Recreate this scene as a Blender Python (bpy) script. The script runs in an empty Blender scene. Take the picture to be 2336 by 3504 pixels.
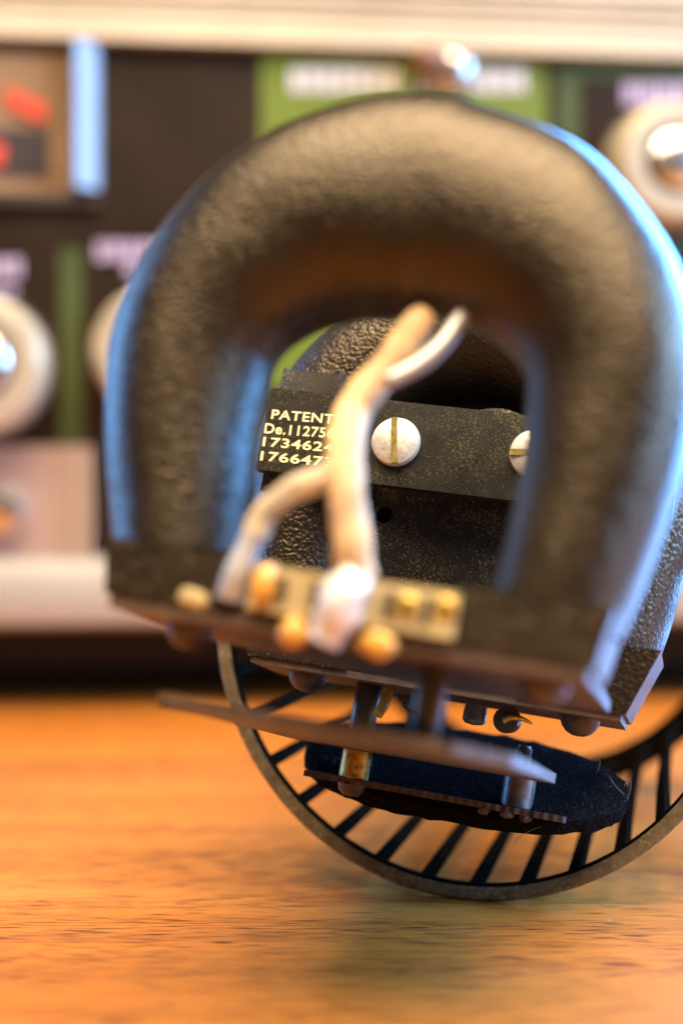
import bpy, bmesh, math, random
from mathutils import Vector, Matrix, noise

random.seed(7)
MM = 0.001
sc = bpy.context.scene
COL = sc.collection

# ------------------------------------------------------------------ camera
CAM_H = 61.0                      # mm above the table
FPX, CX, CY = 4867.0, 1168.0, 1752.0   # 50 mm lens on a 24 mm wide frame, photo 2336 x 3504
cd = bpy.data.cameras.new('camera'); cam = bpy.data.objects.new('camera', cd); COL.objects.link(cam)
cam.location = (0, 0, CAM_H * MM); cam.rotation_euler = (math.radians(90), 0, 0)
cd.sensor_fit = 'HORIZONTAL'; cd.sensor_width = 24.0; cd.lens = 50.0
cd.clip_start = 0.005; cd.clip_end = 50
cd.dof.use_dof = True; cd.dof.focus_distance = 0.2105; cd.dof.aperture_fstop = 7.2
sc.camera = cam

# ------------------------------------------------------------------ world, lamps, exposure
w = bpy.data.worlds.new('World'); sc.world = w; w.use_nodes = True
bgn = w.node_tree.nodes['Background']
bgn.inputs[0].default_value = (0.95, 0.68, 0.42, 1); bgn.inputs[1].default_value = 0.07


def area(name, loc, target, sx, sy, power, col):
    d = bpy.data.lights.new(name, 'AREA'); d.shape = 'RECTANGLE'; d.size = sx; d.size_y = sy
    d.energy = power; d.color = col
    o = bpy.data.objects.new(name, d); COL.objects.link(o); o.location = loc
    o.rotation_euler = (Vector(target) - Vector(loc)).to_track_quat('-Z', 'Y').to_euler()
    return o


area('room_lamp', (0.0, -0.10, 1.04), (0.02, 0.18, 0.05), 1.1, 0.9, 62.0, (1.0, 0.76, 0.48))
area('window_right', (0.74, 1.06, 0.42), (0.04, 0.22, 0.05), 0.9, 0.75, 165.0, (0.13, 0.42, 1.0))
area('window_side', (1.05, 0.00, 0.48), (0.05, 0.25, 0.05), 0.6, 0.6, 34.0, (0.36, 0.62, 1.0))
area('window_left', (-0.95, 0.72, 0.38), (0.0, 0.2, 0.05), 0.6, 0.6, 14.0, (0.18, 0.46, 1.0))
sc.view_settings.view_transform = 'Standard'; sc.view_settings.look = 'None'
sc.view_settings.exposure = -0.1; sc.view_settings.gamma = 1.0
sc.render.engine = 'CYCLES'
sc.cycles.use_denoising = True
sc.cycles.max_bounces = 8
sc.cycles.sample_clamp_indirect = 6.0


# ------------------------------------------------------------------ materials
def new_mat(name):
    m = bpy.data.materials.new(name); m.use_nodes = True
    nt = m.node_tree
    return m, nt, nt.nodes['Principled BSDF']


def node(nt, typ, **kw):
    n = nt.nodes.new(typ)
    for k, v in kw.items():
        if k.startswith('i_'):
            key = k[2:]
            n.inputs[int(key) if key.isdigit() else key.replace('_', ' ')].default_value = v
        else:
            setattr(n, k, v)
    return n


def ramp(nt, fac, stops):
    r = nt.nodes.new('ShaderNodeValToRGB'); e = r.color_ramp.elements
    while len(e) < len(stops): e.new(0.5)
    for el, (p, c) in zip(e, stops):
        el.position = p; el.color = (*c, 1) if len(c) == 3 else c
    nt.links.new(fac, r.inputs[0])
    return r


def coords(nt, scale=(1, 1, 1), rot=(0, 0, 0)):
    t = nt.nodes.new('ShaderNodeTexCoord'); mp = nt.nodes.new('ShaderNodeMapping')
    mp.inputs['Scale'].default_value = scale; mp.inputs['Rotation'].default_value = rot
    nt.links.new(t.outputs['Object'], mp.inputs[0])
    return mp.outputs[0]


def simple(name, col, rough=0.5, metal=0.0, var=0.25, vscale=400, bump=0.0, bscale=3000, spec=0.5, coat=0.0, dust=0.0,
           dustcol=(0.42, 0.36, 0.2), dscale=1500, dthr=0.70):
    """a colour with small uneven variation, optional fine relief and dust specks"""
    m, nt, b = new_mat(name)
    co = coords(nt)
    n1 = node(nt, 'ShaderNodeTexNoise', i_Scale=vscale, i_Detail=5.0); nt.links.new(co, n1.inputs['Vector'])
    r = ramp(nt, n1.outputs[0], [(0.3, tuple(c * (1 - var) for c in col)), (0.7, tuple(min(1, c * (1 + var)) for c in col))])
    out = r.outputs[0]
    if dust > 0:
        n3 = node(nt, 'ShaderNodeTexNoise', i_Scale=dscale, i_Detail=2.0, i_Roughness=0.6); nt.links.new(co, n3.inputs['Vector'])
        n4 = node(nt, 'ShaderNodeTexNoise', i_Scale=130.0, i_Detail=3.0); nt.links.new(co, n4.inputs['Vector'])
        ad = node(nt, 'ShaderNodeMath', operation='MULTIPLY_ADD'); ad.inputs[1].default_value = 0.5
        nt.links.new(n4.outputs[0], ad.inputs[0]); nt.links.new(n3.outputs[0], ad.inputs[2])
        rd = ramp(nt, ad.outputs[0], [(dthr + 0.17, (0, 0, 0)), (dthr + 0.25, (dust, dust, dust))])
        mx = node(nt, 'ShaderNodeMix', data_type='RGBA'); nt.links.new(rd.outputs[0], mx.inputs[0])
        nt.links.new(out, mx.inputs[6]); mx.inputs[7].default_value = (*dustcol, 1)
        out = mx.outputs[2]
    nt.links.new(out, b.inputs['Base Color'])
    rr = node(nt, 'ShaderNodeMapRange', i_3=max(0.02, rough * 0.8), i_4=min(1, rough * 1.25))
    nt.links.new(n1.outputs[0], rr.inputs[0]); nt.links.new(rr.outputs[0], b.inputs['Roughness'])
    b.inputs['Metallic'].default_value = metal
    b.inputs['Specular IOR Level'].default_value = spec
    b.inputs['Coat Weight'].default_value = coat
    if bump > 0:
        n2 = node(nt, 'ShaderNodeTexNoise', i_Scale=bscale, i_Detail=3.0); nt.links.new(co, n2.inputs['Vector'])
        bp = node(nt, 'ShaderNodeBump', i_Strength=1.0, i_Distance=bump); nt.links.new(n2.outputs[0], bp.inputs['Height'])
        nt.links.new(bp.outputs[0], b.inputs['Normal'])
    return m


def crinkle(name, scale=1900, depth=0.00015, rough=0.30, col=(0.008, 0.006, 0.004)):
    """black crinkle enamel on a casting"""
    m, nt, b = new_mat(name)
    co = coords(nt)
    wn = node(nt, 'ShaderNodeTexNoise', i_Scale=scale * 0.8, i_Detail=2.0); nt.links.new(co, wn.inputs['Vector'])
    mixv = node(nt, 'ShaderNodeMix', data_type='RGBA', blend_type='ADD'); mixv.inputs[0].default_value = 0.0006
    nt.links.new(co, mixv.inputs[6]); nt.links.new(wn.outputs[1], mixv.inputs[7])
    v = node(nt, 'ShaderNodeTexVoronoi', i_Scale=scale, feature='SMOOTH_F1'); v.inputs['Smoothness'].default_value = 0.6
    nt.links.new(mixv.outputs[2], v.inputs['Vector'])
    n2 = node(nt, 'ShaderNodeTexNoise', i_Scale=scale * 0.6, i_Detail=4.0); nt.links.new(co, n2.inputs['Vector'])
    sm = node(nt, 'ShaderNodeMath', operation='MULTIPLY_ADD'); sm.inputs[1].default_value = -0.8
    nt.links.new(v.outputs['Distance'], sm.inputs[0]); nt.links.new(n2.outputs[0], sm.inputs[2])
    bp = node(nt, 'ShaderNodeBump', i_Strength=1.0, i_Distance=depth); nt.links.new(sm.outputs[0], bp.inputs['Height'])
    nt.links.new(bp.outputs[0], b.inputs['Normal'])
    n3 = node(nt, 'ShaderNodeTexNoise', i_Scale=160.0, i_Detail=5.0); nt.links.new(co, n3.inputs['Vector'])
    r = ramp(nt, n3.outputs[0], [(0.3, col), (0.75, tuple(c * 2.0 for c in col))])
    nt.links.new(r.outputs[0], b.inputs['Base Color'])
    b.inputs['Roughness'].default_value = rough
    b.inputs['Specular IOR Level'].default_value = 0.56
    b.inputs['Specular Tint'].default_value = (1.0, 0.82, 0.62, 1)
    return m


def wood_mat():
    m, nt, b = new_mat('varnished_wood')
    L = nt.links.new
    rot = (0, 0, math.radians(-9))
    # broad colour bands along the grain
    c1 = coords(nt, (2.2, 26, 1), rot)
    n1 = node(nt, 'ShaderNodeTexNoise', i_Scale=1.0, i_Detail=6.0, i_Roughness=0.62, i_Distortion=0.8); L(c1, n1.inputs['Vector'])
    r1 = ramp(nt, n1.outputs[0], [(0.22, (0.31, 0.092, 0.011)), (0.5, (0.46, 0.152, 0.020)), (0.78, (0.58, 0.222, 0.042))])
    # fibres
    c2 = coords(nt, (14, 620, 1), rot)
    n2 = node(nt, 'ShaderNodeTexNoise', i_Scale=1.0, i_Detail=5.0, i_Roughness=0.7); L(c2, n2.inputs['Vector'])
    r2 = ramp(nt, n2.outputs[0], [(0.32, (0.62, 0.56, 0.50)), (0.55, (1, 1, 1))])
    m1 = node(nt, 'ShaderNodeMix', data_type='RGBA', blend_type='MULTIPLY'); m1.inputs[0].default_value = 0.75
    L(r1.outputs[0], m1.inputs[6]); L(r2.outputs[0], m1.inputs[7])
    # open pores: short dark dashes
    c3 = coords(nt, (150, 2600, 1), rot)
    n3 = node(nt, 'ShaderNodeTexNoise', i_Scale=1.0, i_Detail=1.0, i_Roughness=0.4); L(c3, n3.inputs['Vector'])
    c4 = coords(nt, (6, 60, 1), rot)
    n4 = node(nt, 'ShaderNodeTexNoise', i_Scale=1.0, i_Detail=3.0); L(c4, n4.inputs['Vector'])
    ad = node(nt, 'ShaderNodeMath', operation='MULTIPLY_ADD'); ad.inputs[1].default_value = 0.55
    L(n4.outputs[0], ad.inputs[0]); L(n3.outputs[0], ad.inputs[2])
    r3 = ramp(nt, ad.outputs[0], [(0.83, (0, 0, 0)), (0.92, (1, 1, 1))])
    m2 = node(nt, 'ShaderNodeMix', data_type='RGBA'); L(r3.outputs[0], m2.inputs[0])
    L(m1.outputs[2], m2.inputs[6]); m2.inputs[7].default_value = (0.085, 0.022, 0.005, 1)
    # scuffs and specks of dust
    c5 = coords(nt, (260, 420, 1), (0, 0, 0.5))
    n5 = node(nt, 'ShaderNodeTexNoise', i_Scale=1.0, i_Detail=2.0); L(c5, n5.inputs['Vector'])
    r5 = ramp(nt, n5.outputs[0], [(0.765, (0, 0, 0)), (0.80, (0.7, 0.7, 0.7))])
    m3 = node(nt, 'ShaderNodeMix', data_type='RGBA'); L(r5.outputs[0], m3.inputs[0])
    L(m2.outputs[2], m3.inputs[6]); m3.inputs[7].default_value = (0.62, 0.50, 0.44, 1)
    L(m3.outputs[2], b.inputs['Base Color'])
    c6 = coords(nt, (9, 30, 1), rot)
    n6 = node(nt, 'ShaderNodeTexNoise', i_Scale=1.0, i_Detail=5.0); L(c6, n6.inputs['Vector'])
    rr = node(nt, 'ShaderNodeMapRange', i_3=0.22, i_4=0.46); L(n6.outputs[0], rr.inputs[0])
    L(rr.outputs[0], b.inputs['Roughness'])
    hm = node(nt, 'ShaderNodeMath', operation='MULTIPLY_ADD'); hm.inputs[1].default_value = -1.2
    L(r3.outputs[0], hm.inputs[0]); L(n2.outputs[0], hm.inputs[2])
    bp = node(nt, 'ShaderNodeBump', i_Strength=0.55, i_Distance=0.00009); L(hm.outputs[0], bp.inputs['Height'])
    L(bp.outputs[0], b.inputs['Normal'])
    b.inputs['Specular IOR Level'].default_value = 0.38
    return m


M = {}
M['wood'] = wood_mat()
M['crinkle'] = crinkle('black_crinkle_enamel')
M['crinkle_deep'] = crinkle('black_coarse_crinkle', 1700, 0.00020, 0.34)
M['crinkle_fine'] = crinkle('black_fine_crinkle', 2600, 0.00008, 0.42)
M['black'] = simple('black_satin_enamel', (0.007, 0.006, 0.006), 0.32, var=0.3, bump=0.00001, bscale=900, dust=0.22, dscale=4200, dthr=0.66, spec=0.4)
M['bar'] = simple('black_bar_enamel', (0.007, 0.006, 0.005), 0.45, var=0.4, bump=0.00003, bscale=700, dust=0.16, dscale=3600, dthr=0.645, dustcol=(0.34, 0.34, 0.12), spec=0.3)
M['strap'] = simple('black_fibre_strap', (0.016, 0.013, 0.010), 0.6, var=0.4, bump=0.00006, bscale=1600, dust=0.3, dscale=3200, dthr=0.64)
M['base'] = simple('brown_fibre_board', (0.075, 0.050, 0.040), 0.55, var=0.35, bump=0.00008, bscale=1200)
M['plate'] = simple('dull_brown_metal', (0.12, 0.095, 0.085), 0.5, metal=0.4, var=0.4, vscale=700, bump=0.00008, bscale=1500)
M['rust'] = simple('dark_rusty_steel', (0.075, 0.062, 0.060), 0.45, metal=0.6, var=0.5, vscale=900, bump=0.00012, bscale=1400)
M['rim'] = simple('worn_olive_rim', (0.15, 0.13, 0.088), 0.5, metal=0.15, var=0.35, vscale=500, bump=0.00008, bscale=1800, dust=0.5, dthr=0.66, spec=0.25)
M['slat'] = simple('black_slat_enamel', (0.005, 0.004, 0.003), 0.8, var=0.3, spec=0.0)
M['nickel'] = simple('old_nickel', (0.74, 0.73, 0.67), 0.36, metal=0.5, var=0.22, vscale=700, bump=0.00006, bscale=1300, dust=0.4, dscale=2600, dthr=0.66, dustcol=(0.30, 0.24, 0.10))
M['slot'] = simple('slot_grime', (0.20, 0.15, 0.03), 0.7, var=0.5, vscale=1500)
M['brass'] = simple('tarnished_brass', (0.40, 0.27, 0.06), 0.38, metal=0.85, var=0.55, vscale=900, bump=0.00004)
M['steel'] = simple('grey_steel', (0.15, 0.15, 0.155), 0.38, metal=0.7, var=0.3, vscale=800)
M['dome'] = simple('dark_rivet', (0.045, 0.032, 0.024), 0.45, var=0.4, bump=0.00010, bscale=1500)
M['felt'] = simple('black_felt', (0.007, 0.007, 0.008), 0.95, var=0.5, vscale=1800, bump=0.00040, bscale=2500, spec=0.0)
M['fuzz'] = simple('grey_fibre', (0.09, 0.10, 0.13), 0.8, var=0.3)
M['print'] = simple('cream_print', (0.86, 0.76, 0.42), 0.5, var=0.10, vscale=2500)
M['wire'] = simple('tan_cloth_wire', (0.54, 0.38, 0.21), 0.75, var=0.5, vscale=180, bump=0.00015, bscale=2200)
M['wire_pale'] = simple('pale_cloth_wire', (0.54, 0.46, 0.34), 0.75, var=0.45, vscale=250, bump=0.00015, bscale=2200)
M['wire_end'] = simple('tinned_wire', (0.48, 0.50, 0.54), 0.42, metal=0.5, var=0.15)
M['strip'] = simple('cream_fibre_strip', (0.36, 0.30, 0.16), 0.6, var=0.45, vscale=200)
M['solder'] = simple('bright_solder', (0.62, 0.60, 0.60), 0.40, metal=0.4, var=0.12, vscale=300)
M['rosin'] = simple('amber_rosin', (0.55, 0.30, 0.05), 0.3, var=0.3, vscale=250, coat=0.5)
M['post'] = simple('dark_olive_post', (0.085, 0.075, 0.052), 0.38, metal=0.5, var=0.3)
# background set
M['rad_black'] = simple('black_faceplate', (0.014, 0.007, 0.004), 0.4, var=0.2, vscale=40, spec=0.25)
M['rad_green'] = simple('green_print', (0.085, 0.135, 0.0005), 0.6, var=0.08, vscale=60)
M['rad_dkgreen'] = simple('dark_green_print', (0.024, 0.046, 0.002), 0.6, var=0.08, vscale=60)
M['rad_text'] = simple('white_print', (0.55, 0.55, 0.62), 0.5, var=0.05)
M['rad_lilac'] = simple('lilac_print', (0.40, 0.33, 0.52), 0.5, var=0.05)
M['rad_silver'] = simple('brushed_silver', (0.47, 0.41, 0.33), 0.42, metal=0.35, var=0.06, vscale=30)
M['rad_pink'] = simple('champagne_panel', (0.40, 0.28, 0.23), 0.42, metal=0.3, var=0.06, vscale=30)
M['rad_lip'] = simple('grey_lip', (0.38, 0.36, 0.33), 0.40, metal=0.3, var=0.06, vscale=30)
M['rad_base'] = simple('dark_plinth', (0.020, 0.013, 0.012), 0.5, var=0.2, vscale=40)
M['chrome'] = simple('polished_chrome', (0.74, 0.75, 0.78), 0.25, metal=1.0, var=0.03)
M['bezel'] = simple('satin_bezel', (0.15, 0.16, 0.19), 0.40, metal=0.6, var=0.05)
M['knob'] = simple('satin_knob', (0.54, 0.49, 0.39), 0.34, metal=0.5, var=0.06, vscale=120)
M['dial'] = simple('dial_face', (0.20, 0.13, 0.08), 0.35, var=0.35, vscale=30)
M['dial_dark'] = simple('dial_dark', (0.030, 0.026, 0.032), 0.35, var=0.2, vscale=30)
M['red'] = simple('red_mark', (0.50, 0.055, 0.03), 0.4, var=0.1)
M['brownknob'] = simple('brown_button', (0.16, 0.075, 0.045), 0.4, var=0.2)


# ------------------------------------------------------------------ mesh helpers (millimetres in, metres out)
def V(*a): return Vector(a)


def obj(name, bm, mat, parent=None, smooth=False, bevel=0.0, mats=None):
    if bevel > 0:
        bmesh.ops.bevel(bm, geom=[e for e in bm.edges if len(e.link_faces) == 2 and e.calc_face_angle(0) > 0.6],
                        offset=bevel, segments=2, profile=0.6, affect='EDGES')
    bmesh.ops.recalc_face_normals(bm, faces=bm.faces)
    me = bpy.data.meshes.new(name)
    bmesh.ops.scale(bm, vec=(MM, MM, MM), verts=bm.verts)
    bm.to_mesh(me); bm.free()
    me.materials.append(M[mat])
    for p in me.polygons: p.use_smooth = smooth
    if smooth:
        try: me.set_sharp_from_angle(angle=math.radians(38))
        except Exception: pass
    o = bpy.data.objects.new(name, me); COL.objects.link(o)
    if parent is not None: o.parent = parent
    return o


def share(o, parent, matrix):
    c = o.copy(); COL.objects.link(c); c.parent = parent; c.matrix_local = matrix
    return c


def box(bm, x0, x1, y0, y1, z0, z1):
    vs = [bm.verts.new((x, y, z)) for x in (x0, x1) for y in (y0, y1) for z in (z0, z1)]
    for f in ((0, 1, 3, 2), (4, 6, 7, 5), (0, 4, 5, 1), (2, 3, 7, 6), (0, 2, 6, 4), (1, 5, 7, 3)):
        bm.faces.new([vs[i] for i in f])
    return bm


def prism(bm, pts, y0, y1):
    """outline in x,z pushed along y"""
    a = [bm.verts.new((x, y0, z)) for x, z in pts]; b = [bm.verts.new((x, y1, z)) for x, z in pts]
    bm.faces.new(a); bm.faces.new(b[::-1]); n = len(pts)
    for i in range(n): bm.faces.new((a[i], b[i], b[(i + 1) % n], a[(i + 1) % n]))
    return bm


def slab(bm, pts, z0, z1):
    """outline in x,y pushed along z"""
    a = [bm.verts.new((x, y, z0)) for x, y in pts]; b = [bm.verts.new((x, y, z1)) for x, y in pts]
    bm.faces.new(a); bm.faces.new(b[::-1]); n = len(pts)
    for i in range(n): bm.faces.new((a[i], b[i], b[(i + 1) % n], a[(i + 1) % n]))
    return bm


def perp(d):
    d = d.normalized(); a = V(0, 0, 1) if abs(d.z) < 0.9 else V(1, 0, 0)
    u = d.cross(a).normalized(); return u, d.cross(u).normalized()


def lathe(bm, origin, axis, profile, seg=32):
    """profile: (radius, distance along the axis)"""
    axis = axis.normalized(); u, v = perp(axis); rings = []
    for r, t in profile:
        c = origin + axis * t
        if r <= 1e-6: rings.append([bm.verts.new(c)])
        else: rings.append([bm.verts.new(c + (u * math.cos(a) + v * math.sin(a)) * r) for a in [2 * math.pi * k / seg for k in range(seg)]])
    for A, B in zip(rings, rings[1:]):
        for k in range(seg):
            k2 = (k + 1) % seg
            if len(A) == 1 and len(B) == 1: continue
            if len(A) == 1: bm.faces.new((A[0], B[k], B[k2]))
            elif len(B) == 1: bm.faces.new((A[k], A[k2], B[0]))
            else: bm.faces.new((A[k], A[k2], B[k2], B[k]))
    if len(rings[0]) > 1: bm.faces.new(rings[0][::-1])
    if len(rings[-1]) > 1: bm.faces.new(rings[-1])
    return bm


def smooth_path(pts, n=8):
    out = []
    P = [pts[0]] + list(pts) + [pts[-1]]
    for i in range(1, len(P) - 2):
        p0, p1, p2, p3 = P[i - 1], P[i], P[i + 1], P[i + 2]
        for k in range(n):
            t = k / n
            out.append(0.5 * ((2 * p1) + (p2 - p0) * t + (2 * p0 - 5 * p1 + 4 * p2 - p3) * t * t + (3 * p1 - p0 - 3 * p2 + p3) * t ** 3))
    out.append(pts[-1]); return out


def tube(bm, pts, rad, seg=12, n=8, wob=0.0):
    path = smooth_path(pts, n); N = len(path)
    rf = rad if callable(rad) else (lambda t: rad)
    u, v = perp(path[1] - path[0]); rings = []
    for i, p in enumerate(path):
        d = (path[min(i + 1, N - 1)] - path[max(i - 1, 0)]).normalized()
        u = (u - d * u.dot(d)).normalized(); v = d.cross(u)
        r = rf(i / (N - 1))
        ring = []
        for k in range(seg):
            a = 2 * math.pi * k / seg
            rr = r * (1 + wob * noise.noise(V(p.x * 0.4 + 3 * math.cos(a), p.y * 0.4, p.z * 0.4 + 3 * math.sin(a))))
            ring.append(bm.verts.new(p + (u * math.cos(a) + v * math.sin(a)) * rr))
        rings.append(ring)
    for A, B in zip(rings, rings[1:]):
        for k in range(seg): bm.faces.new((A[k], A[(k + 1) % seg], B[(k + 1) % seg], B[k]))
    bm.faces.new(rings[0][::-1]); bm.faces.new(rings[-1])
    return bm


def empty(name, loc, label, cat, M4=None):
    o = bpy.data.objects.new(name, None); COL.objects.link(o); o.empty_display_size = 0.02
    if M4 is not None: o.matrix_world = M4
    else: o.location = Vector(loc) * MM
    o['label'] = label; o['category'] = cat
    return o


def ray(px, py): return V((px - CX) / FPX, 1.0, -(py - CY) / FPX)   # per mm of distance from the camera


# ------------------------------------------------------------------ table
bm = bmesh.new()
NX = 2
box(bm, -900, 900, -300, 1100, -30, 0)
tb = obj('table', bm, 'wood', bevel=2.0)
tb['kind'] = 'structure'; tb['label'] = 'orange brown varnished wooden table top with dark pores'; tb['category'] = 'table'

# ------------------------------------------------------------------ receiver in the background
RA = math.radians(5.6); RO = V(0, 446, 0)
RX = V(math.cos(RA), math.sin(RA), 0); RN = V(-math.sin(RA), math.cos(RA), 0)
RM = Matrix.Translation(RO * MM) @ Matrix.Rotation(RA, 4, 'Z')
rad = empty('radio_receiver', (0, 0, 0), 'black and silver radio receiver with green printed labels behind the microphone', 'radio', RM)


def rp(px, py, off=0.0):
    """photo pixel -> (x, z) on the receiver's front, off mm in front of it"""
    d = ray(px, py); o = V(0, 0, CAM_H); q = RO - RN * off
    t = (q - o).dot(RN) / d.dot(RN); p = o + d * t - RO
    return p.dot(RX), p.z


def rbox(name, px0, py0, px1, py1, y0, y1, mat, parent=None, bevel=0.0, off=0.0):
    x0, z1 = rp(px0, py0, off); x1, _ = rp(px1, py0, off); _, z0 = rp((px0 + px1) / 2, py1, off)
    return obj(name, box(bmesh.new(), x0, x1, y0, y1, z0, z1), mat, parent or rad, bevel=bevel)


zt = rp(0, 138)[1]; zb = rp(0, 1522)[1]; zl = rp(0, 1905)[1]; zl2 = rp(0, 2150)[1]
obj('cabinet', box(bmesh.new(), -215, 215, 3, 260, zl2, zt + 26), 'rad_base', rad, bevel=1.5)
obj('faceplate', box(bmesh.new(), -214, 214, 0, 3, zl2, zt), 'rad_black', rad)
tt = obj('top_trim', box(bmesh.new(), -217, 217, -5, 1.5, zt, zt + 8.2), 'rad_silver', rad, bevel=1.2)
obj('trim_step', box(bmesh.new(), -217, 217, -1.5, 4, zt + 8.2, zt + 26), 'rad_silver', tt, bevel=0.8)
for k in range(3): obj('trim_rib', box(bmesh.new(), -217, 217, -3.0, -1.0, zt + 10.5 + 4.2 * k, zt + 12.2 + 4.2 * k), 'rad_silver', tt, bevel=0.5)
lp = rbox('lower_panel', -900, 1522, 318, 1908, -2.5, 1, 'rad_pink', bevel=0.4)
for px in (222, 262, 300): rbox('panel_rib', px, 1530, px + 10, 1900, -3.6, -2.4, 'rad_silver', lp, bevel=0.25)
x1 = rp(322, 1900)[0]
bm = bmesh.new()
prof = [(-1, zl), (-8, zl - 2), (-11, (zl + zl2) / 2), (-8, zl2 + 2), (-1, zl2)]
a = [bm.verts.new((-214, y, z)) for y, z in prof]; b_ = [bm.verts.new((214, y, z)) for y, z in prof]
for i in range(4): bm.faces.new((a[i], a[i + 1], b_[i + 1], b_[i]))
bm.faces.new(a[::-1]); bm.faces.new(b_); bm.faces.new((a[0], b_[0], b_[4], a[4]))
obj('lower_lip', bm, 'rad_lip', rad, smooth=True, bevel=1.2)
obj('plinth', box(bmesh.new(), -205, 205, 45, 255, 8, zl2), 'rad_base', rad)
for x in (-190, 190):
    for y in (20, 230): obj('foot', lathe(bmesh.new(), V(x, y, 0), V(0, 0, 1), [(9, 0), (10, 2), (10, zl2 + 0.2)], 20), 'rad_base', rad)
# meter window
mt = rbox('meter', -420, 165, 250, 665, -1.0, 0.2, 'dial')
rbox('dial_scale', -420, 430, 170, 600, -1.5, -0.9, 'dial_dark', mt)
bx0, bz1 = rp(256, 152); bx1, bz0 = rp(345, 655)
obj('bezel', slab(bmesh.new(), [(bx0, -7.0), (bx0 + 1.0, -7.2), (bx1 - 1.0, -2.6), (bx1, -1.5), (bx1, 0.4), (bx0, 0.4)], bz0, bz1), 'bezel', mt, bevel=0.5)
rbox('bezel', -420, 655, 345, 700, -3, 0.5, 'rad_base', mt, bevel=0.6)
x0, z0 = rp(150, 400); x1_, z1_ = rp(20, 320)
for (pa, pb, pc, pd) in (((25, 300), (165, 365), (150, 425), (30, 370)), ((-90, 480), (20, 500), (15, 570), (-90, 570))):
    obj('needle_mark', prism(bmesh.new(), [rp(*p) for p in (pa, pb, pc, pd)], -2.2, -1.4), 'red', mt)
# green printed block and frame
gb = rbox('green_label', 892, 176, 1868, 1330, -0.45, 0.2, 'rad_green', bevel=0)
gf = rbox('green_frame', 1905, 196, 2900, 880, -0.40, 0.2, 'rad_dkgreen', bevel=0)
rbox('frame_field', 1985, 268, 2900, 820, -0.8, -0.3, 'rad_black', gf)
rbox('green_stripe', 205, 850, 282, 1515, -0.4, 0.2, 'rad_dkgreen')


def marks(name, px0, px1, py0, py1, mat, parent, nch, gaps=()):
    """printed caption, too blurred in the photograph to read: a row of strokes"""
    bm = bmesh.new(); rr = random.Random(px0)
    wch = (px1 - px0) / nch
    for k in range(nch):
        if k in gaps: continue
        a0 = px0 + k * wch + wch * 0.12; a1 = px0 + (k + 1) * wch - wch * 0.12
        st = (a1 - a0) * 0.42
        for s0 in (a0, a1 - st):
            x0, z1 = rp(s0, py0); x1, z0 = rp(s0 + st, py1); box(bm, x0, x1, -1.1, -0.42, z0, z1)
        ym = py0 + (py1 - py0) * rr.choice((0.0, 0.4, 0.8))
        x0, z1 = rp(a0 + st, ym); x1, z0 = rp(a1 - st, ym + (py1 - py0) * 0.2); box(bm, x0, x1, -1.1, -0.42, z0, z1)
    return obj(name, bm, mat, parent)


marks('caption', 985, 1800, 235, 318, 'rad_text', gb, 15, (7,))
marks('caption', 2125, 2420, 285, 360, 'rad_lilac', gf, 5)
marks('caption', 325, 620, 828, 892, 'rad_lilac', rad, 6)
marks('caption', 425, 560, 905, 945, 'rad_lilac', rad, 3)
marks('caption', -160, 78, 885, 950, 'rad_lilac', rad, 5)
marks('caption', -100, 60, 985, 1015, 'rad_lilac', rad, 4)


def knob(px, py, rpx, h, cap=True):
    x, z = rp(px, py); r = rpx / FPX * 446
    o = obj('knob', lathe(bmesh.new(), V(x, 0.2, z), V(0, -1, 0), [(r, 0), (r, h * 0.75), (r * 0.96, h * 0.9), (r * 0.86, h), (r * 0.56, h), (r * 0.52, h - 1.5), (0.01, h - 1.5)], 56), 'knob', rad, smooth=True)
    obj('knob_skirt', lathe(bmesh.new(), V(x, 0.1, z), V(0, -1, 0), [(r * 1.06, 0), (r * 1.06, 1.4), (r * 1.01, 2.0)], 56), 'rad_base', o, smooth=True)
    if cap:
        obj('knob_groove', lathe(bmesh.new(), V(x, 0, z), V(0, -1, 0), [(r * 0.53, h - 1.6), (r * 0.53, h - 1.0), (r * 0.44, h - 1.0)], 48), 'rad_base', o, smooth=True)
        obj('knob_cap', lathe(bmesh.new(), V(x, 0, z), V(0, -1, 0), [(r * 0.44, h - 1.2), (r * 0.44, h + 0.4), (r * 0.38, h + 1.4), (r * 0.2, h + 2.0), (0.0, h + 2.2)], 48), 'chrome', o, smooth=True)
    return o


knob(2262, 590, 212, 17)
knob(-52, 1262, 226, 18)
knob(545, 1215, 215, 16)
knob(3080, 600, 190, 16)
x, z = rp(10, 1745)
bt = obj('push_button', lathe(bmesh.new(), V(x, -2.4, z), V(0, -1, 0), [(7.2, 0), (7.2, 5), (6.4, 6.2), (3.5, 7.0), (0, 7.3)], 36), 'chrome', rad, smooth=True)
x, z = rp(1540, 240)
tg = obj('toggle_switch', lathe(bmesh.new(), V(x, 0, z), V(0, -1, 0), [(8.0, 0), (8.0, 2.2), (7.0, 3.4), (5.4, 3.6), (4.4, 4.2)], 32), 'chrome', rad, smooth=True)
tip = V(-1.6, -1.0, 0.05)
obj('toggle_lever', lathe(bmesh.new(), V(x, -3, z), tip, [(3.0, 0), (3.8, 5), (5.2, 9), (5.2, 12), (3.2, 14.4), (0, 15)], 28), 'brownknob', tg, smooth=True)

# ------------------------------------------------------------------ microphone: cage lying open on the table, with the magnet element
CA = math.radians(15.2); CR = 42.6
CO = V(20.5, 222.7, CR)
CMt = Matrix.Translation(CO * MM) @ Matrix.Rotation(-CA, 4, 'Z')
# whole thing stands on the table under the cage rim
MB = V(CO.x, CO.y, 0)
mic = empty('microphone', (MB.x, MB.y, 0), 'opened vintage microphone with black horseshoe magnets and slatted cage on the table', 'microphone')


def mic_local(M4): return Matrix.Translation(-MB * MM) @ M4


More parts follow.
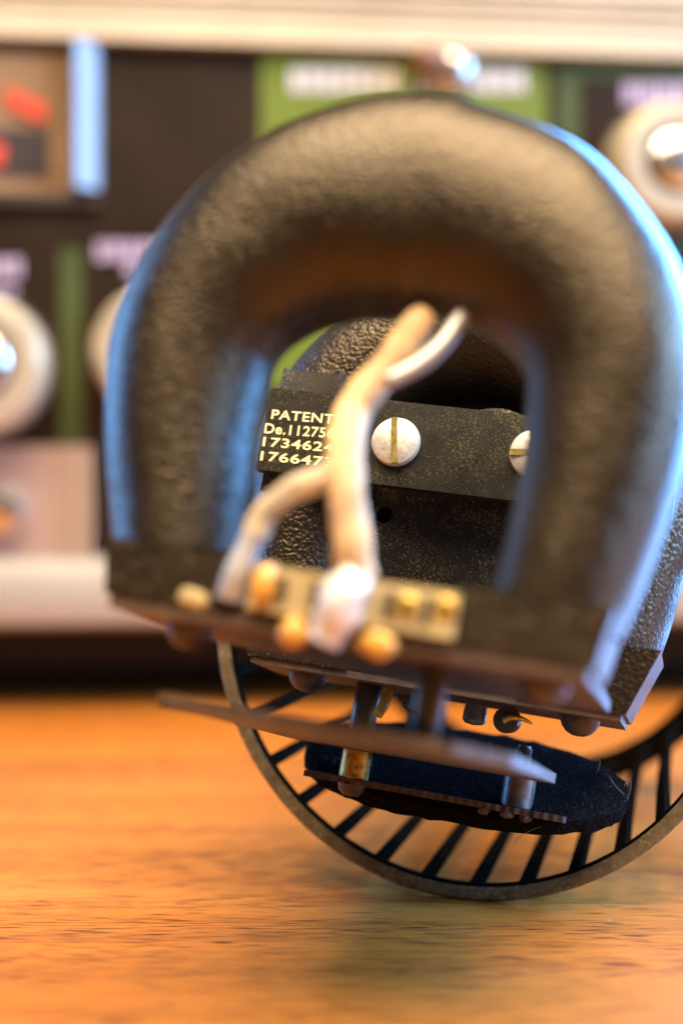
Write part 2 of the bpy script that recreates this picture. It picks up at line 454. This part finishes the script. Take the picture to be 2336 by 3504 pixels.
def cage_part(name, bm, mat, parent, **kw):
    o = obj(name, bm, mat, parent, **kw); return o


bm = bmesh.new(); seg = 128
prof = [(40.4, 0.3), (40.8, 0.0), (42.2, 0.0), (42.6, 0.35), (42.6, 1.7), (42.2, 2.0), (40.1, 2.0), (40.1, 0.6)]
rings = []
for k in range(seg):
    a = 2 * math.pi * k / seg
    rings.append([bm.verts.new((r * math.sin(a), y, -r * math.cos(a))) for r, y in prof])
for k in range(seg):
    A, B = rings[k], rings[(k + 1) % seg]
    for i in range(len(prof)): bm.faces.new((A[i], A[(i + 1) % len(prof)], B[(i + 1) % len(prof)], B[i]))
cage = obj('cage', bm, 'rim', mic, smooth=True)
cage.data.materials.append(M['slat'])          # inner faces of the rim take the black slat material
for p in cage.data.polygons:
    if math.hypot(p.center.x, p.center.z) < 0.04055 and p.center.y > 0.0003: p.material_index = 1
cage.matrix_local = mic_local(CMt)
cage['label'] = 'round cage with olive rim and thin black slats'
LEN = 96.0; NS = 32
bm = bmesh.new()
path = []
for i in range(9):
    t = i / 8
    r = 41.1 - 2.4 * t - 2.2 * math.sin(math.pi * t) * 0.5
    path.append((r, 1.6 + (LEN - 1.6) * t))
hw, ht = 1.0, 0.7
rows = [[bm.verts.new((sx * hw * (1 - 0.15 * (i / 8)), y, -(r + sz * ht))) for sx, sz in ((-1, -1), (1, -1), (1, 1), (-1, 1))] for i, (r, y) in enumerate(path)]
for A, B in zip(rows, rows[1:]):
    for k in range(4): bm.faces.new((A[k], A[(k + 1) % 4], B[(k + 1) % 4], B[k]))
bm.faces.new(rows[0][::-1]); bm.faces.new(rows[-1])
s0 = obj('slat', bm, 'slat', cage, smooth=True)
for k in range(1, NS): share(s0, cage, Matrix.Rotation(2 * math.pi * k / NS + 0.0, 4, 'Y'))
# back cap and back ring that carries the far end of the slats
bm = bmesh.new(); rings = []
prof = [(42.6, LEN - 2), (42.6, LEN + 3), (41.5, LEN + 4), (37.0, LEN + 4), (37.0, LEN - 2)]
for k in range(96):
    a = 2 * math.pi * k / 96
    rings.append([bm.verts.new((r * math.sin(a), y, -r * math.cos(a))) for r, y in prof])
for k in range(96):
    A, B = rings[k], rings[(k + 1) % 96]
    for i in range(len(prof)): bm.faces.new((A[i], A[(i + 1) % len(prof)], B[(i + 1) % len(prof)], B[i]))
obj('back_ring', bm, 'slat', cage, smooth=True)

# --- element frame (fitted to the magnet and base corners)
yaw, pitch, roll = 0.242, -0.222, 0.127
ey = V(math.sin(yaw) * math.cos(pitch), math.cos(yaw) * math.cos(pitch), math.sin(pitch))
x0_ = V(math.cos(yaw), -math.sin(yaw), 0); z0_ = x0_.cross(ey)
ex = x0_ * math.cos(roll) - z0_ * math.sin(roll); ez = ex.cross(ey)
EO = V(14.9, 215.0, 33.1 + (CAM_H - 60))
EM = Matrix(((ex.x, ey.x, ez.x, EO.x * MM), (ex.y, ey.y, ez.y, EO.y * MM), (ex.z, ey.z, ez.z, EO.z * MM), (0, 0, 0, 1)))
EML = mic_local(EM)


def ep(name, bm, mat, parent=None, **kw):
    o = obj(name, bm, mat, parent or mic, **kw)
    if parent is None: o.matrix_local = EML
    return o


def loc(px, py, y=None, z=None):
    """photo pixel -> element coordinates on the plane y = const (or z = const)"""
    o = V(0, 0, CAM_H) - EO; d = ray(px, py)
    oo = V(o.dot(ex), o.dot(ey), o.dot(ez)); dd = V(d.dot(ex), d.dot(ey), d.dot(ez))
    t = (y - oo.y) / dd.y if y is not None else (z - oo.z) / dd.z
    return oo + dd * t


D = 56.0     # distance between the two magnets


def magnet(yc, name_label, hw_=28.2, k_=1.0, xo=0.0, CZ=31.2, bot=20.6, fat=0.0, sh=9.6, rs=1.0, fl=1.2):
    RAD = 24.6 * k_
    path = []
    for i in range(9):
        t = i / 8; path.append((V(-bot - (RAD - bot) * math.sin(t * math.pi / 2), 0, sh - 0.6 + (CZ - sh + 0.6) * t), 7.6 + 2.2 * t))
    for i in range(1, 41):
        a = math.pi - math.pi * i / 40; f_ = fat * math.sin(a) ** 1.5; path.append((V((RAD - f_) * math.cos(a), 0, CZ + (RAD - f_) * math.sin(a)), 9.8 + f_))
    for i in range(1, 9):
        t = 1 - i / 8; path.append((V(bot + (RAD - bot) * math.sin(t * math.pi / 2), 0, sh - 0.6 + (CZ - sh + 0.6) * t), 7.6 + 2.2 * t))
    bm = bmesh.new(); rings = []; seg = 40; N = len(path)
    for i, (p, rh) in enumerate(path):
        rh *= k_ if p.x < 2 else k_ * rs
        d = (path[min(i + 1, N - 1)][0] - path[max(i - 1, 0)][0]).normalized()
        nrm = V(-d.z, 0, d.x)          # outward side
        ring = []
        for k in range(seg):
            a = 2 * math.pi * k / seg; ca, sa = math.cos(a), math.sin(a); e = 2 / 2.12
            cr = math.copysign(abs(ca) ** e, ca) * rh; sy = math.copysign(abs(sa) ** e, sa) * 9.4
            lump = 1 + 0.03 * noise.noise(V(p.x * 0.12 + ca, yc * 0.3 + sa, p.z * 0.12))
            ring.append(bm.verts.new(V(p.x + xo * min(1, p.z / 30), yc, p.z) + nrm * cr * lump + V(0, sy * lump, 0)))
        rings.append(ring)
    for A, B in zip(rings, rings[1:]):
        for k in range(seg): bm.faces.new((A[k], A[(k + 1) % seg], B[(k + 1) % seg], B[k]))
    bm.faces.new(rings[0][::-1]); bm.faces.new(rings[-1])
    mg = ep('horseshoe_magnet', bm, 'crinkle' if yc < -20 else 'crinkle_deep', smooth=True); mg['label'] = name_label
    for s in (-1, 1):
        pts = [(s * hw_, 0), (s * (hw_ + fl), sh), (s * 12.6, sh), (s * 12.6, 0)]
        ep('pole_shoe', prism(bmesh.new(), pts, yc - 9.2, yc + 9.2), 'crinkle', mg, smooth=True, bevel=0.7 if sh > 8 else 1.1)
    return mg


m_far = magnet(0.0, 'rear horseshoe magnet behind the patent bar', 28.2, 1.03, -0.8, bot=23.6, fl=3.6)
m_near = magnet(-D, 'front horseshoe magnet above the wire terminals', 27.6, 1.045, -1.3, 31.0, 22.2, 3.8, 6.4, 0.94)
# the near casting has a parting ridge inside the arch
# base board
bp_ = ep('base_board', slab(bmesh.new(), [(-27.6, -8.8), (27.6, -8.8), (27.6, 8.6), (-27.6, 8.6)], -1.0, 0.0), 'base', bevel=0.25)
bpn = ep('base_board', slab(bmesh.new(), [(-27.0, -D - 8.8), (27.0, -D - 8.8), (27.0, -D + 30), (2.0, -D + 34), (-14.0, -D + 20), (-27.0, -D + 12)], -1.4, 0.0), 'base', bevel=0.3)
for xx, yy in ((-20.5, -1.5), (21.5, -2.5), (-20.5, -D + 1), (21.5, -D + 1)):
    ep('rivet_dome', lathe(bmesh.new(), V(xx, yy, -0.9 if yy > -20 else -1.3), V(0, 0, -1), [(2.9, 0), (2.9, 0.7), (2.5, 1.5), (1.8, 2.3), (0.9, 2.7), (0, 2.8)], 24), 'dome', bp_ if yy > -20 else bpn, smooth=True)
# clamp bar with the patent numbers
YB = -13.4
cl = loc(842, 1450, YB); cr_ = loc(1355, 1514, YB); cr2 = loc(1830, 1556, YB)
zc = cr_.z
zb_t = loc(1355, 1372, YB).z; zb_b = loc(1355, 1664, YB).z
bar = ep('clamp_bar', box(bmesh.new(), -31.0, 31.0, YB, YB + 2.4, zb_b, zb_t), 'bar', bevel=0.45)
bar['label'] = 'black bar printed with patent numbers and held by two slotted screws'
for c, ang in ((cr_, 10), (cr2, -84)):
    sb = bmesh.new()
    lathe(sb, V(c.x, YB + 0.02, c.z), V(0, -1, 0), [(3.7, 0), (3.7, 0.5), (3.5, 0.95), (2.7, 1.3), (1.4, 1.5), (0, 1.55)], 48)
    so = ep('screw', sb, 'nickel', bar, smooth=True)
    d = V(math.sin(math.radians(-ang)), 0, math.cos(math.radians(ang))); n_ = V(d.z, 0, -d.x)
    # the slot: a grimy channel let into the head
    sl = bmesh.new()
    q = [V(c.x, 0, c.z) + d * a_ * 3.45 + n_ * b__ * 0.46 for a_, b__ in ((-1, -1), (-1, 1), (1, 1), (1, -1))]
    cut = bmesh.new()
    prism(sl, [(v.x, v.z) for v in q], YB - 1.58, YB - 0.5)
    ep('screw_slot', sl, 'slot', bar)


def text_mesh(body, px0, py0, px1, py1, capx, parent):
    """one printed line whose baseline runs from px0,py0 to px1,py1 in the photograph"""
    a = loc(px0, py0, YB); b = loc(px1, py1, YB)
    cu = bpy.data.curves.new('lettering', 'FONT'); cu.body = body; cu.size = 1.0; cu.extrude = 0.0; cu.offset = 0.017
    cu.space_character = 1.08
    t = bpy.data.objects.new('lettering_src', cu); COL.objects.link(t)
    dg = bpy.context.evaluated_depsgraph_get(); me = bpy.data.meshes.new_from_object(t.evaluated_get(dg))
    bpy.data.objects.remove(t)
    xs = [v.co.x for v in me.vertices]; ys = [v.co.y for v in me.vertices]
    mn, mx = min(xs), max(xs); y0 = 0.0; capu = 0.69
    width = (b - a).length; caph = capx / FPX * 203.0
    dx = (b - a).normalized(); dz = V(-dx.z, 0, dx.x)
    bm = bmesh.new(); bm.from_mesh(me); bpy.data.meshes.remove(me)
    for v in bm.verts:
        u = (v.co.x - mn) / (mx - mn) * width; h = v.co.y / capu * caph
        v.co = a + dx * u + dz * h; v.co.y = YB - 0.03
    ex_ = bmesh.ops.extrude_face_region(bm, geom=list(bm.faces))
    for g in ex_['geom']:
        if isinstance(g, bmesh.types.BMVert): g.co.y = YB - 0.07
    return ep('lettering', bm, 'print', parent)


text_mesh('PATENT', 927, 1432, 1141, 1450, 34, bar)
text_mesh('De.112756', 903, 1481, 1141, 1499, 36, bar)
text_mesh('1734624', 897, 1525, 1139, 1547, 33, bar)
text_mesh('1766473', 889, 1574, 1136, 1597, 33, bar)


# bent straps between the bar and the magnet legs (their curved ends show above and below the bar)
def strap(x0, x1, bow, z0, z1, th=1.0):
    bm = bmesh.new(); n = 12; top = []; bot = []
    for i in range(n + 1):
        t = i / n; x = x0 + (x1 - x0) * t; y = YB + 3.9 - bow * (2 * t - 1) ** 2
        top.append((x, y)); bot.append((x, y + th))
    slab(bm, top + bot[::-1], z0, z1)
    return ep('strap', bm, 'strap', bar)


sa = loc(958, 1300, YB + 2); sb_ = loc(1172, 1300, YB + 2)
strap(sa.x, sb_.x, 1.3, zb_b - 2.6, zb_t + 4.2)
sa = loc(1570, 1400, YB + 2); sb_ = loc(1850, 1400, YB + 2)
bm = bmesh.new()
prism(bm, [((sa.x + sb_.x) / 2 + 8.2 * math.cos(math.radians(a_)), zb_t - 6.9 + 8.2 * math.sin(math.radians(a_))) for a_ in range(20, 161, 7)], YB + 2.62, YB + 5.6)
ep('spacer_disc', bm, 'strap', bar, smooth=True, bevel=0.3)

# pole block below the bar, with its threaded hole
c = loc(1312, 1760, -7.0); L_ = loc(1262, 1700, -7.0).x; zt_ = zb_t - 2.0
hole = bmesh.new()
nh = 32; rh_ = 1.55
x0b, x1b, z0b, z1b = L_, 14.5, 0.4, zt_
# front face with a round opening: ring of quads from the circle to the rectangle
circ = [hole.verts.new((c.x + rh_ * math.cos(2 * math.pi * k / nh), -7.0, c.z + rh_ * math.sin(2 * math.pi * k / nh))) for k in range(nh)]
outer = []
for k in range(nh):
    a = 2 * math.pi * k / nh; dx, dz = math.cos(a), math.sin(a)
    tx = ((x1b - c.x) / dx if dx > 1e-9 else (x0b - c.x) / dx if dx < -1e-9 else 1e9)
    tz = ((z1b - c.z) / dz if dz > 1e-9 else (z0b - c.z) / dz if dz < -1e-9 else 1e9)
    t = min(tx, tz); outer.append(hole.verts.new((c.x + dx * t, -7.0, c.z + dz * t)))
for k in range(nh): hole.faces.new((circ[k], circ[(k + 1) % nh], outer[(k + 1) % nh], outer[k]))
prev = circ
for (rr_, yy_) in ((1.35, -6.75), (1.5, -6.5), (1.3, -6.2), (1.5, -5.9), (1.3, -5.6), (1.5, -5.3), (1.3, -5.0), (1.3, -1.0)):
    nx_ = [hole.verts.new((c.x + rr_ * math.cos(2 * math.pi * k / nh), yy_, c.z + rr_ * math.sin(2 * math.pi * k / nh))) for k in range(nh)]
    for k in range(nh): hole.faces.new((prev[k], prev[(k + 1) % nh], nx_[(k + 1) % nh], nx_[k]))
    prev = nx_
hole.faces.new(prev)
bk = [hole.verts.new((v.co.x, 8.0, v.co.z)) for v in outer]
for k in range(nh): hole.faces.new((outer[k], outer[(k + 1) % nh], bk[(k + 1) % nh], bk[k]))
hole.faces.new(bk[::-1])
ep('pole_block', hole, 'black')
# dark casting wall that closes the arch behind the bar
bm = bmesh.new()
pts = [(-19.5, 1.0), (19.5, 1.0)] + [(19.0 * math.cos(math.pi * k / 24), 32.0 + 19.5 * math.sin(math.pi * k / 24)) for k in range(25)]
prism(bm, pts, 2.5, 7.6)
ep('back_wall', bm, 'crinkle_fine', smooth=True)

# ---- below the base board: fibre plate, perforated strip, posts, felt
ZP = -11.0
c1 = loc(600, 2362, z=ZP); c2 = loc(1015, 2520, z=ZP); c3 = loc(1912, 2682, z=ZP)
y1p = c3.y; y0p = -D - 2.0
print('plate corners', c1, c2, c3)
lx, rx = -21.5, 19.0
pl = ep('fibre_plate', slab(bmesh.new(), [(lx, y0p), (rx - 6, y0p), (rx, y0p + 6), (rx + 0.6, -6), (rx - 0.6, 0.5), (lx, 0.5)], ZP, ZP + 1.4), 'plate', bevel=0.3)
pl['label'] = 'dull brown plate under the magnets'
# strip
ZQ = ZP - 5.2
sx0 = loc(1040, 2640, y=-3).x; sx1 = loc(1932, 2768, y=-3).x
st = bmesh.new(); n = 56; pts = []
for i in range(n + 1):
    t = i / n; pts.append((sx0 + (sx1 - sx0) * t, -3.0 + (0.14 if i % 2 else -0.14) * (0.3 + 0.7 * t)))
slab(st, pts + [(sx1, 10.0), (sx0, 10.0)], ZQ, ZQ + 0.9)
strip = ep('toothed_strip', st, 'rust'); strip['label'] = 'rusty steel strip with a toothed edge'
for (px, py) in ((1655, 2775), (1735, 2780), (1800, 2785)):
    q = loc(px, py - 8, y=-2.6)
    bm = bmesh.new(); bmesh.ops.create_icosphere(bm, subdivisions=2, radius=0.75)
    for v in bm.verts: v.co = V(v.co.x * 1.3, v.co.y, v.co.z * 0.9) * (1 + 0.35 * noise.noise(v.co * 2.3 + V(px, 0, 0))) + V(q.x, -2.4, ZQ - 0.25)
    ep('rust_lump', bm, 'rust', strip, smooth=False)


def post(px, r, y, z0, z1, mat, parent=None, prof=None, name='post'):
    x = loc(px, 2600, y=y).x if isinstance(px, int) else px
    bm = bmesh.new()
    lathe(bm, V(x, y, 0), V(0, 0, 1), prof or [(r * 0.94, z0), (r, z0 + 0.15), (r, z1 - 0.15), (r * 0.94, z1)], 32)
    return ep(name, bm, mat, parent, smooth=True), x


# left post: dark upper sleeve, brass collar below the plate, riveted head under the strip
xl = loc(1217, 2612, y=-1).x
post(xl, 1.95, -1.0, ZP + 1.4, -0.9, 'post')
post(xl, 2.25, -1.0, ZQ + 0.9, ZP, 'brass', name='collar')
post(xl, 2.0, -1.0, ZQ - 1.9, ZQ, 'dome', prof=[(0, ZQ - 1.8), (1.2, ZQ - 1.65), (1.9, ZQ - 1.0), (2.2, ZQ)], name='rivet_head')
# right post with a threaded stud
xr = loc(1776, 2690, y=3.4).x
post(xr, 2.4, 3.4, ZQ + 0.9, ZP + 2.2, 'steel')
thr = [(1.25, ZP + 2.2)]
for k in range(7): thr += [(1.30, ZP + 2.35 + 0.36 * k), (0.98, ZP + 2.53 + 0.36 * k)]
xs_ = loc(1790, 2590, y=3.4).x
post(xs_, 1.2, 3.4, 0, 0, 'steel', prof=thr + [(0.9, ZP + 5.0)], name='threaded_stud')
# near post between base board and plate (blurred) and the small far ones
xn = loc(1478, 2350, y=-D + 4).x
post(xn, 1.75, -D + 4.0, ZP + 1.4, -0.9, 'post')
# screw head and brass lug under the board
xk = loc(1620, 2450, y=-4).x
post(xk, 1.6, -3.0, -4.3, -1.7, 'steel', prof=[(0, -4.6), (1.3, -4.4), (1.75, -3.9), (1.75, -2.9), (1.6, -1.7)], name='screw_head')
xk2 = loc(1410, 2400, y=-3).x
post(xk2, 1.6, -2.0, -4.3, -1.7, 'steel', prof=[(0, -3.9), (1.3, -3.7), (1.75, -3.2), (1.75, -2.4), (1.6, -1.7)], name='screw_head')
q = loc(1735, 2455, y=-4)
bm = bmesh.new()
lathe(bm, V(q.x, -3.4, -3.1), V(0.15, 1, 0.1), [(1.0, -1.2), (1.9, -1.0), (1.9, 1.0), (1.0, 1.2)], 20)
lug = ep('solder_lug', bm, 'dome', smooth=True)
tube(b2 := bmesh.new(), [V(q.x - 0.4, -5.0, -3.2), V(q.x + 0.7, -5.0, -2.7), V(q.x + 2.2, -4.2, -2.6), V(q.x + 3.6, -3.2, -3.0)], lambda t: 0.75 * (1 - 0.8 * t), 10)
ep('lug_tail', b2, 'brass', lug, smooth=True)
q1 = loc(1330, 2368, y=-3); q2 = loc(1290, 2448, y=-5)
tube(b2 := bmesh.new(), [V(q1.x, -3, -1.8), V((q1.x + q2.x) / 2 + 0.3, -4, (q1.z + q2.z) / 2 + 0.3), V(q2.x, -5, q2.z)], lambda t: 0.75, 10, wob=0.5)
ep('cloth_wire_end', b2, 'rosin', smooth=True)

# felt pad: thick oval, tipped towards the camera, with fuzz
fc = loc(1585, 2650, y=12.0)
bm = bmesh.new(); rings = []; nr = 96
TI = math.radians(29)


def felt_pt(rr, a, h):
    x = rr * 25.5 * math.copysign(abs(math.cos(a)) ** 0.85, math.cos(a)); yv = rr * 13.5 * math.copysign(abs(math.sin(a)) ** 0.85, math.sin(a))
    h += 0.5 * noise.noise(V(x * 0.35, yv * 0.35, 1))
    return V(fc.x + x, fc.y + yv * math.cos(TI) - h * math.sin(TI), fc.z + yv * math.sin(TI) + h * math.cos(TI))


lay = [(0.0, 1.8), (0.5, 1.8), (0.8, 1.75), (0.94, 1.5), (1.0, 0.8), (1.0, -1.2), (0.95, -1.7), (0.5, -1.8), (0.0, -1.8)]
for rr, h in lay:
    if rr == 0: rings.append([bm.verts.new(felt_pt(0, 0, h))])
    else: rings.append([bm.verts.new(felt_pt(rr * (1 + 0.02 * noise.noise(V(math.cos(k * 0.4) * 3, math.sin(k * 0.4) * 3, h))), 2 * math.pi * k / nr, h)) for k in range(nr)])
for A, B in zip(rings, rings[1:]):
    for k in range(nr):
        k2 = (k + 1) % nr
        if len(A) == 1: bm.faces.new((A[0], B[k], B[k2]))
        elif len(B) == 1: bm.faces.new((A[k], A[k2], B[0]))
        else: bm.faces.new((A[k], A[k2], B[k2], B[k]))
felt = ep('felt_pad', bm, 'felt', smooth=True)
bm = bmesh.new(); rr_ = random.Random(3)
for i in range(5200):
    a = rr_.uniform(0, 2 * math.pi); r_ = math.sqrt(rr_.random())
    if rr_.random() < 0.45: r_ = rr_.uniform(0.93, 1.0)
    p = felt_pt(r_, a, 1.75 if r_ < 0.92 else rr_.uniform(-1.2, 1.4)); L1 = rr_.uniform(0.3, 0.9)
    d = V(rr_.gauss(0, 1), rr_.gauss(0, 1) - 0.4, rr_.gauss(0, 1) + 0.7).normalized() * L1
    sd = d.cross(V(rr_.random(), rr_.random(), rr_.random())).normalized() * 0.022
    v1, v2, v3 = bm.verts.new(p - sd), bm.verts.new(p + sd), bm.verts.new(p + d)
    bm.faces.new((v1, v2, v3))
fz = ep('felt_fuzz', bm, 'fuzz', felt); fz['kind'] = 'stuff'
for pxs in (((2085, 2660), (2105, 2690), (2135, 2720)), ((2136, 2690), (2150, 2665), (2158, 2690), (2145, 2740)), ((2045, 2585), (2052, 2610), (2044, 2640)), ((1760, 2880), (1800, 2850), (1850, 2830))):
    pts = [loc(px, py, y=-1.5) for px, py in pxs]
    ep('loose_fibre', tube(bmesh.new(), pts, 0.045, 5, 6), 'fuzz', felt)

# ---- near side: terminal strip, solder, wires (all out of focus)
YT = -D - 9.4


def nl(px, py, y=YT): return loc(px, py, y=y)


a = nl(858, 2030); b = nl(1568, 2090); hh = 2.45
zm = (a.z + b.z) / 2
ts = ep('terminal_strip', box(bmesh.new(), a.x, b.x, YT - 0.8, YT + 1.6, zm - hh, zm + hh), 'strip', bevel=1.1)


def blob(name, px, py, rx, rz, mat, y, parent, seed=0, ry=None):
    q = nl(px, py, y); bm = bmesh.new(); bmesh.ops.create_icosphere(bm, subdivisions=3, radius=1.0)
    for v in bm.verts:
        f = 1 + 0.22 * noise.noise(v.co * 1.4 + V(seed, 0, 0)); v.co = V(v.co.x * rx * f + q.x, v.co.y * (ry or min(rx, rz)) * f + y, v.co.z * rz * f + q.z)
    return ep(name, bm, mat, parent, smooth=True)


# solder run over the middle of the strip
tube(b2 := bmesh.new(), [nl(1215, 1965, YT - 1.2), nl(1185, 2030, YT - 1.7), nl(1150, 2110, YT - 1.9), nl(1105, 2195, YT - 1.6)], lambda t: 1.8 + 0.85 * math.sin(math.pi * min(1, t * 1.15)), 16, wob=0.25)
ep('solder_joint', b2, 'solder', ts, smooth=True)
blob('rosin_drop', 1003, 2165, 1.6, 1.7, 'rosin', YT - 1.3, ts, 1)
blob('rosin_drop', 1290, 2205, 2.0, 1.6, 'rosin', YT - 1.0, ts, 2)
blob('rosin_drop', 910, 2000, 1.4, 2.4, 'rosin', YT - 0.9, ts, 5)
blob('solder_joint', 668, 2050, 2.4, 1.3, 'strip', YT + 1.0, ts, 7)
bm = bmesh.new()
q = nl(1330, 2150, YT + 1)
box(bm, nl(770, 2100, YT + 2).x, nl(1440, 2150, YT + 2).x, YT + 1.5, YT + 4.0, 0.2, zm - hh + 0.6)
ep('strip_bracket', bm, 'base', ts, bevel=0.4)
for px, py in ((960, 2040), (1075, 2050), (1330, 2070), (1460, 2080)):
    q = nl(px, py, YT - 0.9)
    ep('strip_slot', box(bmesh.new(), q.x - 0.55, q.x + 0.55, YT - 0.95, YT - 0.5, zm - 1.5, zm + 1.5), 'dome', ts, bevel=0.15)
for px, py in ((1390, 2075), (1525, 2085)):
    q = nl(px, py, YT - 0.9)
    ep('eyelet', lathe(bmesh.new(), V(q.x, YT - 0.7, q.z), V(0, -1, 0), [(1.3, 0), (1.3, 0.35), (0.9, 0.6), (0.5, 0.55), (0.45, 0.1)], 20), 'brass', ts, smooth=True)
# wires: main tan wire, its pale branch, and the short one to the left lug
YW = YT - 0.5
tube(b2 := bmesh.new(), [nl(1215, 1975, YW), nl(1205, 1850, YW - 1), nl(1185, 1700, YW), nl(1180, 1540, YW + 1), nl(1200, 1420, YW + 3), nl(1260, 1330, YW + 4), nl(1345, 1230, YW + 5), nl(1410, 1130, YW + 6), nl(1450, 1080, YW + 7)],
     lambda t: 2.15 - 0.25 * t - 0.35 * max(0, t - 0.85) / 0.15, 14, wob=0.12)
wire = ep('cloth_wire', b2, 'wire', smooth=True); wire['label'] = 'thick tan cloth covered wire'
tube(b2 := bmesh.new(), [nl(1330, 1300, YW + 4), nl(1430, 1250, YW + 5), nl(1510, 1180, YW + 6), nl(1560, 1110, YW + 7), nl(1602, 1050, YW + 8)], lambda t: 1.05 if t < 0.97 else 0.8, 12)
ep('bare_wire', b2, 'wire_end', smooth=True)
tube(b2 := bmesh.new(), [nl(1180, 1570, YW + 1), nl(1110, 1630, YW), nl(1000, 1680, YW), nl(915, 1750, YW), nl(870, 1830, YW)], lambda t: 1.5, 12, wob=0.15)
ep('cloth_wire', b2, 'wire_pale', smooth=True)
tube(b2 := bmesh.new(), [nl(880, 1800, YW), nl(840, 1890, YW), nl(805, 1970, YW), nl(785, 2045, YW + 0.6)], lambda t: 1.25 + 0.3 * t, 12)
ep('bare_wire', b2, 'wire_end', smooth=True)
